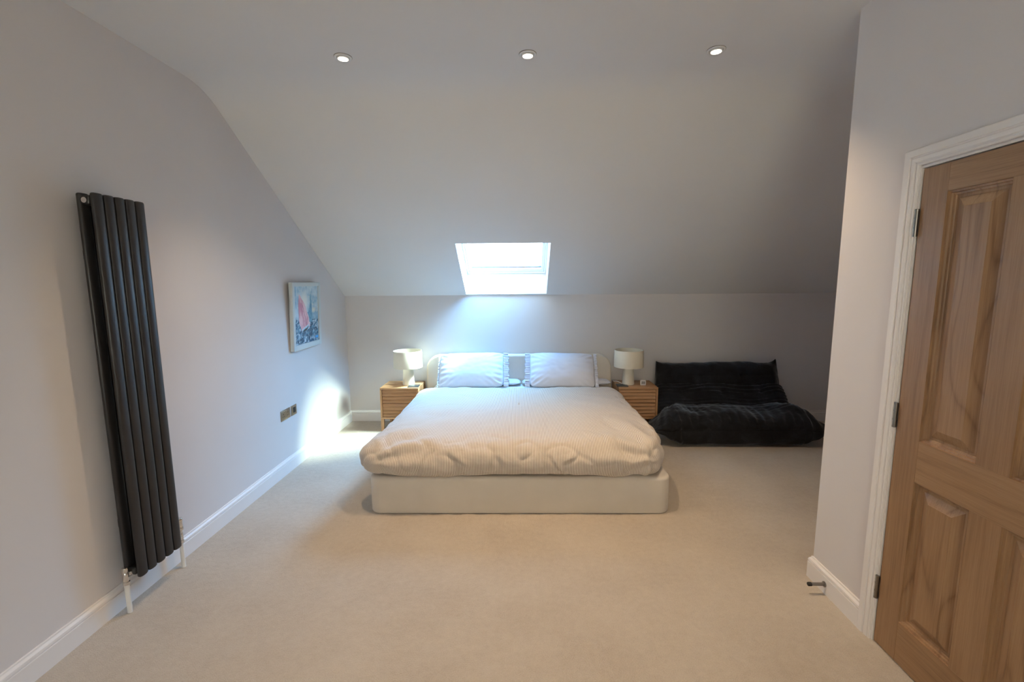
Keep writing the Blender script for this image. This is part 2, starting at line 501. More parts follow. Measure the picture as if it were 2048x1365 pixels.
for k in range(5):
    y = (k - 2) * .0548
    for cx, nm in ((.112, 'front_tube'), (.050, 'rear_tube')):
        bm = bmesh.new(); oval_tube(bm, cx, y, .0135, .0252, .165, 1.962)
        smooth_angle(link(nm, bm, M_rad, rad), 40)
for z, nm in ((.196, 'lower_header'), (1.930, 'upper_header')):
    bm = bmesh.new(); box(bm, .062, .100, -.134, .134, z - .019, z + .019, .008, 3)
    smooth_angle(link(nm, bm, M_rad, rad))
for y in (-1, 1):
    bm = bmesh.new(); lathe(bm, [(.012, 0), (.012, y * .004), (.009, y * .005)], c=(.081, y * .1345, 1.930), axis='y', seg=24)
    smooth_angle(link('blanking_plug', bm, M_chrome, rad), 40)
for z in (.42, 1.70):
    for y in (-.08, .08):
        boxobj('bracket', (.001, .040, y - .012, y + .012, z - .02, z + .02), M_rad, rad, .002)
# valves and pipe tails
def valve(y, sgn, thermostatic):
    bm = bmesh.new()
    zb = .190
    X = .070
    lathe(bm, [(.0125, -.045), (.0145, -.043), (.0145, -.030), (.011, -.028), (.013, -.018), (.013, .014), (.010, .018)], c=(X, y, zb), seg=24)
    cyl(bm, (X, y, zb), (X + .011, -sgn * -1 * .134, zb + .004), .0085, 20)
    lathe(bm, [(.0135, 0), (.0135, -sgn * .012)], c=(X + .007, y - sgn * .016, zb + .002), axis='y', seg=6)
    v = smooth_angle(link('valve', bm, M_chrome, rad), 40); v['label'] = 'chrome valve'
    bm = bmesh.new()
    if thermostatic:
        lathe(bm, [(.011, .018), (.011, .026), (.0165, .030), (.0172, .036), (.0172, .044), (.0160, .046), (.0160, .078), (.0175, .080), (.0175, .094), (.014, .099), (.0001, .100)], c=(X, y, zb), seg=28)
    else:
        lathe(bm, [(.011, .018), (.0135, .020), (.0145, .034), (.012, .042), (.0001, .043)], c=(X, y, zb), seg=24)
    smooth_angle(link('valve_cap', bm, M_chrome, v), 40)
    bm = bmesh.new(); cyl(bm, (X, y, .001), (X, y, zb - .043), .0105, 20)
    p = smooth_angle(link('pipe', bm, M_pipe, v), 40); p['label'] = 'white sleeved pipe'
valve(-.157, -1, False); valve(.205 - .026 + .012, 1, True)

# ------------------------------------------------------------------ sockets
def plate(bm, w):
    box(bm, 0, .005, -w / 2, w / 2, -.043, .043, .0015, 2)
soc = thing('double_socket', 'brushed brass double socket plate on left wall, left of the single plate', 'socket', (XL, 3.575, .491))
bm = bmesh.new(); plate(bm, .146); smooth_angle(link('plate', bm, M_nickel, soc))
for c in (-.036, .036):
    bm = bmesh.new()
    box(bm, .0045, .0054, c - .0035, c + .0035, .006, .015); box(bm, .0045, .0054, c - .014, c - .007, -.014, -.009); box(bm, .0045, .0054, c + .007, c + .014, -.014, -.009)
    o = link('pin_holes', bm, M_black, soc); o['label'] = 'three black pin holes'
for c in (-.013, .013):
    bm = bmesh.new(); box(bm, .004, .0085, c - .005, c + .005, .015, .031, .0015)
    smooth_angle(link('switch', bm, M_chrome, soc))
sw = thing('wall_plate', 'brushed brass single plate with black insert, right of the double socket', 'socket', (XL, 3.711, .490))
bm = bmesh.new(); plate(bm, .089); smooth_angle(link('plate', bm, M_nickel, sw))
o = boxobj('insert', (.0045, .0068, -.014, .024, -.022, .024), M_black, sw, .001); o['label'] = 'black insert'

# ------------------------------------------------------------------ painting
PWD, PHT = .518, .582
pic = thing('painting', 'framed painting of a pink sailed boat on blue sea, on the left wall', 'painting', (XL + .0395, 3.980, .990))
pic.rotation_euler = (0, math.radians(2.2), 0)
FW = .034
bm = bmesh.new()
for (a, b, c, d) in ((-PWD / 2, -PWD / 2 + FW, 0, PHT), (PWD / 2 - FW, PWD / 2, 0, PHT), (-PWD / 2 + FW, PWD / 2 - FW, 0, FW + .012), (-PWD / 2 + FW, PWD / 2 - FW, PHT - FW, PHT)):
    box(bm, -.034, 0, a, b, c, d, .0025, 2)
box(bm, -.030, -.0165, -PWD / 2 + .01, PWD / 2 - .01, .01, PHT - .01)
M_pframe = paint('pale_grey_frame_paint', (.55, .60, .61), .5)
smooth_angle(link('frame', bm, M_pframe, pic))
def fbm(x, y, s, o=4):
    return noise.fractal(Vector((x * s, y * s, 3.7)), 1.0, 2.0, o)
def paint_col(u, v):
    """u right, v up in 0..1 over the canvas"""
    uw = u + .012 * fbm(u, v, 9); vw = v + .010 * fbm(u + 9, v, 9)
    def mixc(a, b, t): t = max(0, min(1, t)); return tuple(p * (1 - t) + q * t for p, q in zip(a, b))
    hor = .44 - .05 * u
    n1 = fbm(u, v * 1.6, 5); n2 = fbm(u * .9 + v * .9 + 4, v * 2.6 - u * 1.2, 8); n3 = fbm(u * 1.3 - v * .5, v * 1.1 + u * .6 + 7, 15, 5)
    if v > hor:
        c = mixc((.24, .42, .56), (.52, .64, .70), .5 + .9 * n1)
        c = mixc(c, (.70, .70, .64), .9 * n3 - .15)
        cx, cy = (u - .42) / .16, (v - .68) / .26
        c = mixc(c, (.74, .75, .72), 1.1 - (cx * cx + cy * cy))
        cx, cy = (u - .80) / .12, (v - .57) / .06
        c = mixc(c, (.66, .65, .58), 1.0 - (cx * cx + cy * cy))
        c = mixc(c, (.12, .28, .38), (.06 - (v - hor)) * 9)
    else:
        c = mixc((.02, .07, .13), (.13, .29, .42), .5 + 1.1 * n2)
        c = mixc(c, (.55, .66, .74), 2.6 * (n2 * .5 + n3 * .8) - .45)
        f = abs(v - (.16 + .10 * sin(u * 5 + .4) + .04 * n1))
        c = mixc(c, (.62, .70, .76), (.028 - f) * 26 * (.4 + n3))
    if .36 > u: c = mixc(c, (.62, .70, .76), (.020 - abs(uw - .135 + .02 * (v - .5))) * 40 * (v > .38))
    # blue back sail
    t = (vw - .36) / (.96 - .36)
    if 0 < t < 1:
        l = .50 + .20 * t ** 1.0 - .12 * (1 - t) * 0; r = .74 - .02 * t
        l = .52 + .22 * t
        if t < .3: l = .50 + .02 + .06 * t
        if l < uw < max(r, l + .012): c = mixc((.07, .22, .36), (.16, .36, .50), .5 + n3)
    # pink main sail: tip (.22,.84), foot from (.25,.27) to (.66,.36)
    t = (.86 - vw) / (.86 - .29)
    if 0 < t < 1.16:
        l = .21 - .03 * sin(PI * min(1, t)) + (.10 * max(0, t - .85) / .3); r = .23 + .42 * t ** .82 + .05 * sin(PI * min(t, 1))
        lim = 1.0 + .20 * (1 - (uw - .2) / .45) * (1 if uw > .3 else (uw - .12) / .18)
        if l < uw < r and t < lim:
            s = (uw - l) / max(.01, r - l)
            c = mixc((.56, .24, .31), (.76, .50, .54), .55 + 1.1 * fbm(u * 1.6 + v * .5, v, 6))
            if abs(s - .62) < .035: c = mixc(c, (.36, .10, .16), .6)
            if s > .92: c = (.70, .55, .58)
    # hull
    hx = (uw - .30) / .30
    if 0 < hx < 1:
        top = .225 + .085 * hx; bot = top - .055 * sin(PI * hx) ** .6
        if bot < vw < top: c = (.05, .045, .04) if vw < top - .018 else (.30, .52, .66)
        elif top <= vw < top + .022: c = (.60, .66, .70)
    if u > .86 and .045 < v < .085: c = (.05, .35, .75)
    return (*c, 1)
NU, NV = 190, 214
bm = bmesh.new()
cl = bm.verts.layers.float_color.new('paint')
cw0, cw1, ch0, ch1 = -PWD / 2 + FW, PWD / 2 - FW, FW + .012, PHT - FW
G = [[bm.verts.new((-.0135 + .0012 * fbm(i / NU, j / NV, 25, 2), cw0 + (cw1 - cw0) * i / NU, ch0 + (ch1 - ch0) * j / NV)) for i in range(NU + 1)] for j in range(NV + 1)]
for j in range(NV):
    for i in range(NU): bm.faces.new((G[j][i], G[j][i + 1], G[j + 1][i + 1], G[j + 1][i]))
for j in range(NV + 1):
    for i in range(NU + 1): G[j][i][cl] = paint_col(i / NU, j / NV)
M_canvas = mat('oil_paint', (.3, .4, .5), .45)
at = nd(M_canvas, 'ShaderNodeVertexColor'); at.layer_name = 'paint'; lk(M_canvas, at.outputs['Color'], bsdf(M_canvas).inputs['Base Color'])
link('canvas', bm, M_canvas, pic, smooth=True)

# ------------------------------------------------------------------ ceiling downlights
def make_downlight():
    t = thing('downlight', '', 'ceiling light', (0, 0, ZC), group='recessed downlights in the flat ceiling')
    bm = bmesh.new()
    lathe(bm, [(.0465, -.0002), (.0465, -.0035), (.0440, -.0055), (.0370, -.0065), (.0345, -.0050), (.0335, -.0012), (.0335, -.0002)], seg=48)
    b = smooth_angle(link('bezel', bm, M_bezel, t), 40)
    bm = bmesh.new(); lathe(bm, [(.0475, -.0001), (.0475, -.0022), (.0466, -.0022)], seg=48)
    smooth_angle(link('rim', bm, M_steel, b), 40)
    bm = bmesh.new()
    lathe(bm, [(.0325, -.0010), (.0325, -.0085), (.0300, -.0110), (.0270, -.0110), (.0262, -.0090)], seg=48)
    smooth_angle(link('lamp_holder', bm, M_bezel, t), 40)
    bm = bmesh.new(); lathe(bm, [(.0262, -.0085), (.0262, -.0112), (.018, -.0128), (.0001, -.0134)], seg=48)
    o = smooth_angle(link('lamp', bm, M_lamp_on, t), 60); o['label'] = 'glowing lamp face'
    ld = bpy.data.lights.new('downlight_beam', 'SPOT'); ld.energy = 1.0; ld.color = SPOT_ROWS[0]
    ld.spot_size = math.radians(112); ld.spot_blend = 1.0; ld.shadow_soft_size = .024
    lo = bpy.data.objects.new('downlight_beam', ld); COL.objects.link(lo); lo.parent = t; lo.location = (0, 0, -.042)
    return t
M_bezel = paint('white_bezel', (.72, .71, .70), .35, .004, 0)
spots = [(-.963, 2.588, 'leftmost of the three lit ceiling downlights in view'), (.030, 2.595, 'middle one of the three lit ceiling downlights in view'),
         (1.023, 2.588, 'rightmost of the three lit ceiling downlights, nearest the door wall')]
for r in (.65, -1.35):  # unseen rows added behind the camera to give fill light
    for x, w in ((-.963, 'left'), (.03, 'middle'), (.85, 'right')):
        spots.append((x, r, 'unseen fill downlight added behind the camera, %s of its row, %s row' % (w, 'near' if r > 0 else 'rear')))
proto = make_downlight()
for i, (x, y, lab) in enumerate(spots):
    o = proto if i == 0 else copy_tree(proto)
    o.location = (x, y, ZC); o['label'] = lab
    if i > 2:
        o['group'] = 'unseen fill downlights added behind the camera'
    for ch in o.children:
        if ch.type == 'LIGHT' and i % 3 == 0 and i: ch.data = ch.data.copy(); ch.data.color = SPOT_ROWS[i // 3]; ld_row = ch.data
        elif ch.type == 'LIGHT' and i > 3: ch.data = ld_row

# ------------------------------------------------------------------ bed
BX, BY = -.030, 2.888                      # middle of the foot end
BROT = math.radians(.6)
bed = thing('bed', 'low cream upholstered platform bed with a rounded headboard', 'bed', (BX, BY, 0), BROT)
BW, BL = 1.026, 2.0
def rrect(hw, y0, y1, r, seg=12, rb=None):
    """ccw rounded rectangle outline; r at the foot, rb at the head"""
    rb = r if rb is None else rb
    pts = []
    for (cx, cy, a0, rr) in ((-hw + r, y0 + r, PI, r), (hw - r, y0 + r, 1.5 * PI, r), (hw - rb, y1 - rb, 0, rb), (-hw + rb, y1 - rb, .5 * PI, rb)):
        for i in range(seg + 1):
            a = a0 + .5 * PI * i / seg; pts.append((cx + rr * cos(a), cy + rr * sin(a)))
    return pts
def stack(bm, layers, cap0=True, cap1=True):
    rings = [[bm.verts.new((x, y, z)) for x, y in pts] for pts, z in layers]
    n = len(rings[0])
    for a, b in zip(rings, rings[1:]):
        for i in range(n): bm.faces.new((a[i], a[(i + 1) % n], b[(i + 1) % n], b[i]))
    if cap0: bm.faces.new(rings[0][::-1])
    if cap1: bm.faces.new(rings[-1])
bm = bmesh.new(); R0 = .085; H = .262
lay = []
for ins, z in ((.012, 0.0), (.004, .004), (0, .012)): lay.append((rrect(BW - ins, ins, BL, R0 - ins, 12, .02), z))
for i in range(9):
    a = .5 * PI * i / 8; e = .028
    lay.append((rrect(BW - e * (1 - cos(a)), e * (1 - cos(a)), BL, R0 - e * (1 - cos(a)) * .6, 12, .02), H - e + e * sin(a)))
stack(bm, lay)
smooth_angle(link('base', bm, M_base, bed), 50)
# recessed plinth line
# headboard
bm = bmesh.new()
def hb_outline(hw, h, r, seg=14):
    pts = [(-hw, .0), (hw, .0)]
    for (cx, a0) in ((hw - r, 0), (-hw + r, .5 * PI)):
        for i in range(seg + 1):
            a = a0 + .5 * PI * i / seg; pts.append((cx + r * cos(a), h - r + r * sin(a)))
    return pts
HY0, HY1 = BL - .005, BL + .058
rings = []
e = .024
for k in range(7):
    a = .5 * PI * k / 6; rings.append((hb_outline(1.010 - e * (1 - sin(a)), .776 - e * (1 - sin(a)), .155 - e * (1 - sin(a))), HY0 - .035 + e * (1 - cos(a))))
rings.append((hb_outline(1.010, .776, .155), HY1 - e))
for k in range(1, 7):
    a = .5 * PI * k / 6; rings.append((hb_outline(1.010 - e * (1 - cos(a)), .776 - e * (1 - cos(a)), .155 - e * (1 - cos(a))), HY1 - e + e * sin(a)))
RR = [[bm.verts.new((x, y, z)) for x, z in pts] for pts, y in rings]
for a, b in zip(RR, RR[1:]):
    n = len(a)
    for i in range(n): bm.faces.new((a[i], a[(i + 1) % n], b[(i + 1) % n], b[i]))
bm.faces.new(RR[0]); bm.faces.new(RR[-1][::-1])
smooth_angle(link('headboard', bm, M_base, bed), 50)
bm = bmesh.new(); box(bm, -.92, .92, .10, 1.955, .255, .462, .05, 5)
o = smooth_angle(link('mattress', bm, M_sheet, bed), 50); o['label'] = 'mattress in a white fitted sheet'

# duvet ---------------------------------------------------------------
def sstep(a, b, x):
    t = max(0, min(1, (x - a) / (b - a))); return t * t * (3 - 2 * t)
dv_ob_creases = []
rng = random.Random(11)
for x, ang, ln, dp in ((-.62, .5, .22, .016), (-.45, -.35, .26, .018), (-.20, .75, .20, .020), (-.12, -.5, .20, .016), (.14, .9, .22, .015), (.30, -.6, .26, .020),
                       (.42, .5, .20, .016), (.62, .8, .25, .012), (.70, -.4, .22, .014), (.86, .9, .25, .018), (.92, .5, .20, .02)):
    dv_ob_creases.append((x + rng.uniform(-.06, .06), .31 + .13 * rng.random(), ang * 1.9, ln, dp))
def build_duvet():
    bm = bmesh.new(); uvl = bm.loops.layers.uv.new('UVMap')
    # profile: inset from the outermost outline, height, arc length measured down from the top
    PR = [(.115, .258), (.075, .262), (.040, .272), (.016, .296), (.003, .33), (0, .365), (.005, .40), (.022, .436), (.052, .466), (.095, .489), (.15, .503), (.22, .512), (.32, .517), (.45, .520), (.60, .522), (.75, .523), (.90, .524), (1.0, .524)]
    def interp(s):  # s in 0..1 over profile by index
        f = s * (len(PR) - 1); i = min(int(f), len(PR) - 2); t = f - i
        p = [PR[max(0, i - 1)], PR[i], PR[i + 1], PR[min(len(PR) - 1, i + 2)]]
        def cr(k):
            a, b, c, d = (q[k] for q in p)
            return .5 * ((2 * b) + (-a + c) * t + (2 * a - 5 * b + 4 * c - d) * t * t + (-a + 3 * b - 3 * c + d) * t ** 3)
        return cr(0), cr(1)
    HWD, Y0, Y1, RC = 1.078, -.045, 1.715, .17
    # outline sampled evenly
    NP = 620; outl = []
    segs = []
    def corner(cx, cy, a0): return [(cx + RC * cos(a0 + .5 * PI * i / 24), cy + RC * sin(a0 + .5 * PI * i / 24)) for i in range(25)]
    poly = corner(-HWD + RC, Y0 + RC, PI) + corner(HWD - RC, Y0 + RC, 1.5 * PI) + corner(HWD - RC, Y1 - RC, 0) + corner(-HWD + RC, Y1 - RC, .5 * PI)
    L = [0]
    for i in range(len(poly)):
        a, b = poly[i], poly[(i + 1) % len(poly)]; L.append(L[-1] + math.hypot(b[0] - a[0], b[1] - a[1]))
    tot = L[-1]; k = 0
    for i in range(NP):
        s = tot * i / NP
        while L[k + 1] < s: k += 1
        t = (s - L[k]) / max(1e-9, L[k + 1] - L[k]); a, b = poly[k], poly[(k + 1) % len(poly)]
        outl.append((a[0] * (1 - t) + b[0] * t, a[1] * (1 - t) + b[1] * t))
    # normals of the outline
    nrm = []
    for i in range(NP):
        a, b = outl[i - 3], outl[(i + 3) % NP]; dx, dy = b[0] - a[0], b[1] - a[1]; l = math.hypot(dx, dy); nrm.append((dy / l, -dx / l))
    NS = 96
    def place(i, s):
        ins, z = interp(s)
        x, y = outl[i]; nx, ny = nrm[i]
        # shrink towards a central spine so rings never cross
        maxin = .90
        q = ins / 1.0
        if ins <= RC * .9:
            X, Y = x - nx * ins, y - ny * ins
        else:
            b = RC * .9; X0, Y0_ = x - nx * b, y - ny * b
            f = (ins - b) / (1.0 - b)
            tx, ty = 0, min(max(Y0_, .95), .95)
            # spine: straight segment x=0 ; y compressed
            X = X0 * (1 - f); Y = Y0_ * (1 - f) + (.90 + (Y0_ - .90) * .03) * f
        # side taper to the head, small wander of the hem
        w = 1 - .030 * sstep(.2, 1.7, Y) + .008 * sin(Y * 4.1 + 1)
        if X > 0: w -= .085 * (1 - sstep(-.05, .42, Y)) + .012
        else: w += .012 * (1 - sstep(.0, .5, Y))
        edge = 1 - sstep(.16, .30, s)
        X *= w
        return X, Y, z
    rows = []
    for j in range(NS + 1):
        s = j / NS; row = []
        # distribute more samples on the rounded edge
        s = s ** 1.0
        for i in range(NP):
            row.append(place(i, s))
        rows.append(row)
    P = [[Vector(p) for p in r] for r in rows]
    # displacement along approximated normals
    D = [[0.0] * NP for _ in range(NS + 1)]
    Nn = [[None] * NP for _ in range(NS + 1)]
    for j in range(NS + 1):
        for i in range(NP):
            a = P[j][(i + 1) % NP] - P[j][i - 1]; b = P[min(NS, j + 1)][i] - P[max(0, j - 1)][i]
            nv = a.cross(b)
            if nv.length < 1e-9: nv = Vector((0, 0, 1))
            nv.normalize()
            Nn[j][i] = nv
    for j in range(NS + 1):
        s = j / NS
        for i in range(NP):
            p = P[j][i]; X, Y, Z = p
            side = 1 - sstep(.50, .72, s)              # 1 on the rolled edge
            d = .013 * noise.noise(Vector((X * 2.1, Y * 2.1, 1.0))) + .006 * noise.noise(Vector((X * 5, Y * 5, 5.0)))
            q = noise.fractal(Vector((X * 4.2 + 3, Y * 3.2, Z * 6)), 1.0, 2.1, 4)
            d += side * (.014 * q)
            rid = 1 - abs(noise.noise(Vector((X * 6.5, Y * 6.5, Z * 5.5 + 8)))) * 2
            d -= side * .013 * max(0, rid) ** 3
            # top creases, broad and shallow near foot
            rid2 = 1 - abs(noise.noise(Vector((X * 3.0 + Y * 1.4, Y * 3.6 - X * 1.0, 4.4)))) * 2
            d -= (1 - side) * .006 * max(0, rid2) ** 4
            # explicit slanting creases along the foot edge
            if Y < .40:
                wx = .05 * noise.noise(Vector((X * 5, Z * 6, 2.2))); wz = .045 * noise.noise(Vector((X * 6, Z * 5, 9.2)))
                for cx, cz, an, ln, dp in dv_ob_creases:
                    dx, dz = X - cx + wx, (Z - cz) + .55 * max(0, Y) + wz
                    u = dx * cos(an) + dz * sin(an); v = -dx * sin(an) + dz * cos(an)
                    if abs(u) < ln * .42 and abs(v) < .06:
                        e = 1 - (u / (ln * .42)) ** 2
                        d -= dp * .60 * e * math.exp(-(v / .012) ** 2) - dp * .4 * e * math.exp(-((v - .028) / .018) ** 2)
            # folds fanning from the two foot corners
            for cx, cy in ((-1.04, .02), (.98, .04)):
                rr = math.hypot(X - cx, Y - cy)
                if rr < .62:
                    an = math.atan2(Y - cy + (Z - .33) * 1.2, abs(X - cx) + .02 if True else 1)
                    d += .013 * sstep(.06, .20, rr) * (1 - sstep(.28, .62, rr)) * sin(an * 10 + cx * 3 + noise.noise(Vector((X * 3, Y * 3, Z * 3))) * 2.5)
            # foot hem rises and falls
            if s < .16: d *= .5
            D[j][i] = d
    flip = -1 if Nn[NS // 2][0].z < 0 else 1
    VV = []
    for j in range(NS + 1):
        row = []
        for i in range(NP):
            q = P[j][i] + Nn[j][i] * (D[j][i] * flip)
            if j / NS < .12 and abs(q.x) < BW - .02: q.z = max(q.z, .2635)
            # lift hem a little in two places along the foot
            if q.y < .1: q.z += (.012 * sin(q.x * 5.2 + 1.1) + .006) * (1 - sstep(.0, .3, j / NS))
            if abs(q.x) < .95 and q.y > .1 and j / NS > .5: q.z = max(q.z, .47)
            row.append(bm.verts.new(q))
        VV.append(row)
    # uv: u runs across the bed following the cloth
    arc = [0.0]
    for j in range(NS, 0, -1):
        a, b = interp(j / NS), interp((j - 1) / NS); arc.append(arc[-1] + math.hypot(a[0] - b[0], a[1] - b[1]))
    arc = arc[::-1]
    def uvat(i, j):
        p = P[j][i]; nx, ny = nrm[i]
        ins, z = interp(j / NS)
        ext = max(0, (arc[j]) - (1.0 - ins)) if False else max(0.0, .524 - z)
        ext = ext * .85
        return (p.x + nx * ext, p.y + ny * ext)
    for j in range(NS):
        for i in range(NP):
            i2 = (i + 1) % NP
            f = bm.faces.new((VV[j][i], VV[j][i2], VV[j + 1][i2], VV[j + 1][i]))
            for lp, (a, b) in zip(f.loops, ((i, j), (i2, j), (i2, j + 1), (i, j + 1))): lp[uvl].uv = uvat(a, b)
    bmesh.ops.recalc_face_normals(bm, faces=bm.faces[:])
    me = bpy.data.meshes.new('duvet'); bm.to_mesh(me); bm.free()
    me.polygons.foreach_set('use_smooth', [True] * len(me.polygons))
    me.materials.append(M_duvet)
    o = bpy.data.objects.new('duvet', me); COL.objects.link(o)
    o.location = (BX, BY, 0.004); o.rotation_euler = (0, 0, BROT)
    tag(o, 'puffy duvet with thin taupe and cream stripes spread over the bed', 'duvet')
    return o
build_duvet()

# pillows ---------------------------------------------------------------
def pillow_mesh(hw, hh, t, seed, pinch=.10, wr=.008, sag=0.0):
    bm = bmesh.new(); NUc, NVc = 72, 46
    def pos(i, j, sd):
        u = -1 + 2 * i / NUc; v = -1 + 2 * j / NVc
        au, av = abs(u), abs(v)
        x = hw * u * (1 - .075 * av ** 5) * (1 - pinch * .35 * (1 - av ** 2) * au ** 6)
        z = hh * v * (1 - .11 * au ** 6) * (1 - pinch * .5 * (1 - au ** 2) * av ** 5)
        th = t * (max(0, 1 - au ** 2.8) ** .62) * (max(0, 1 - av ** 2.2) ** .62)
        edge = min(1 - abs(u), (1 - abs(v)) * hh / hw)
        wv = noise.fractal(Vector((x * 6 + seed, z * 9, sd * 3 + seed)), 1, 2, 3)
        th *= 1 + .07 * wv
        # gathers running in from the short ends
        g = math.exp(-(1 - abs(u)) * 5) * sin(z * 95 + 3 * noise.noise(Vector((z * 8, seed, 0)))) * wr
        # diagonal pulls at corners
        cr = math.exp(-((1 - abs(u)) ** 2 + (1 - abs(v)) ** 2) * 5)
        g += cr * wr * 1.2 * sin((abs(u) - abs(v)) * 26 + seed)
        env = min(1, (1 - abs(u)) * 12) * min(1, (1 - abs(v)) * 9)
        y = sd * (th + g * env)
        z += sag * (1 - v * v) * 0
        return Vector((x, y, z))
    F = {}
    for sd in (-1, 1):
        for j in range(NVc + 1):
            for i in range(NUc + 1):
                b = i in (0, NUc) or j in (0, NVc)
                if b and sd == 1: F[(1, i, j)] = F[(-1, i, j)]
                else: F[(sd, i, j)] = bm.verts.new(pos(i, j, sd if not b else 0) if not b else Vector((pos(i, j, 1).x, 0, pos(i, j, 1).z)))
    for sd in (-1, 1):
        for j in range(NVc):
            for i in range(NUc):
                q = (F[(sd, i, j)], F[(sd, i + 1, j)], F[(sd, i + 1, j + 1)], F[(sd, i, j + 1)])
                bm.faces.new(q if sd == -1 else q[::-1])
    return bm
def ruffle(parent, x, side, hh, w, seed):
    bm = bmesh.new(); n = 150; rows = []
    for k in range(7):
        f = k / 6; row = []
        for i in range(n + 1):
            v = -1 + 2 * i / n
            a = .004 + .014 * f
            y = a * sin(v * 62 + 3 * noise.noise(Vector((v * 5, seed, 0))) + f * 1.3) * (1 - .2 * abs(v))
            z = hh * v * (1 - .02 * f) + .006 * cos(v * 62 + 1) * f
            row.append(bm.verts.new((x + side * w * f * (1 + .10 * sin(v * 17 + seed)), y, z)))
        rows.append(row)
    for a, b in zip(rows, rows[1:]):
        for i in range(n): bm.faces.new((a[i], a[i + 1], b[i + 1], b[i]))
    o = link('ruffle', bm, M_pillow, parent, smooth=True)
    md = o.modifiers.new('thickness', 'SOLIDIFY'); md.thickness = .0018
    o['label'] = 'gathered ruffle edging'
    return o
def pillow(label, cx, cy, cz, hw, hh, t, tilt, rz, ry, seed, group, ruffles=()):
    o = link('pillow', pillow_mesh(hw, hh, t, seed), M_pillow, smooth=True)
    o.rotation_mode = 'XYZ'; o.rotation_euler = (tilt, ry, rz); o.location = (cx, cy, cz)
    tag(o, label, 'pillow', group)
    for s, w in ruffles: ruffle(o, s * (hw - .008), s, hh * .93, w, seed + s)
    return o
g1 = 'ruffled pillows leaning on the headboard'
TL = math.radians(-38)
pillow('plump pale blue ruffled pillow leaning on the left half of the headboard', -.545, 4.655, .645, .345, .212, .098, TL, math.radians(1), math.radians(-1.2), 1.3, g1, ((1, .055), (-1, .012)))
pillow('plump pale blue ruffled pillow leaning on the right half of the headboard', .405, 4.655, .643, .345, .210, .098, TL, math.radians(0), math.radians(1.0), 4.1, g1, ((-1, .050), (1, .030)))
g2 = 'flat pillows lying at the head of the bed'
M_strp = M_sheet
for lab, cx, hw, sd in (('flat pale pillow lying under the left leaning pillow', -.455, .43, 2.2), ('flat pale pillow lying under the right leaning pillow, its end showing', .458, .475, 6.2)):
    o = link('pillow', pillow_mesh(hw, .085, .034, sd, .02), M_pillow, smooth=True)
    o.rotation_euler = (math.radians(90), 0, 0); o.location = (cx, 4.752, .4975); tag(o, lab, 'pillow', g2)

# ------------------------------------------------------------------ nightstands
NSW, NSD, NSH, NSB = .407, .345, .469, .132
def make_nightstand():
    t = thing('nightstand', '', 'nightstand', (0, 0, 0), 0, 'oak nightstands beside the bed')
    w, T = NSW / 2, .019
    bm = bmesh.new()
    box(bm, -w, w, 0, NSD, NSH - T, NSH, .003, 2)                     # top
    box(bm, -w, w, 0, NSD, NSB, NSB + T, .003, 2)                     # bottom
    box(bm, -w + T, w - T, NSD - .012, NSD - .004, NSB + T, NSH - T)   # back
    body = smooth_angle(link('carcass', bm, M_ns_x, t))
    for s in (-1, 1):
        bm = bmesh.new()
        a, b = sorted((s * w, s * (w - T))); box(bm, a, b, 0, NSD, NSB + .0195, NSH - .0195, .0015, 1)
        smooth_angle(link('side_panel', bm, M_ns_z, t))
    # two slatted drawer fronts set back in the carcass
    zlo, zhi = NSB + T + .002, NSH - T - .002
    mid = (zlo + zhi) / 2
    for a, b in ((zlo, mid - .0015), (mid + .0015, zhi)):
        bm = bmesh.new(); n = 4; h = (b - a) / n
        x0, x1 = -w + T + .002, w - T - .002
        # louvre profile: each slat leans forward at its lower edge
        pts = []
        for k in range(n):
            z0 = a + k * h
            pts += [(.022, z0 + .0002), (.022, z0 + .0035), (.006, z0 + .0045), (.0055, z0 + .009), (.017, z0 + h - .0010)]
        pts += [(.034, b), (.034, a)]
        L = [bm.verts.new((x0, y, z)) for y, z in pts]; R = [bm.verts.new((x1, y, z)) for y, z in pts]
        m = len(pts)
        for i in range(m): bm.faces.new((L[i], L[(i + 1) % m], R[(i + 1) % m], R[i]))
        bm.faces.new(L); bm.faces.new(R[::-1])
        link('drawer', bm, M_ns_x, t)
    for sx in (-1, 1):
        for y0 in (.0, NSD - .032):
            bm = bmesh.new()
            a, b = sorted((sx * w, sx * (w - .032)))
            vs = box(bm, a, b, y0, y0 + .032, 0, NSB - .0003)
            for v in vs:
                if v.co.z < .01 and abs(v.co.x) < w - .01: v.co.x += sx * .006
            link('leg', bm, M_ns_z, t)
    return t
ns = make_nightstand()
ns.location = (-1.302, 4.590, 0); ns['label'] = 'oak nightstand left of the bed, sunlit, under the left lamp'
ns2 = copy_tree(ns); ns2.location = (1.191, 4.600, 0); ns2['label'] = 'oak nightstand right of the bed with slatted drawers, beside the dark sofa'

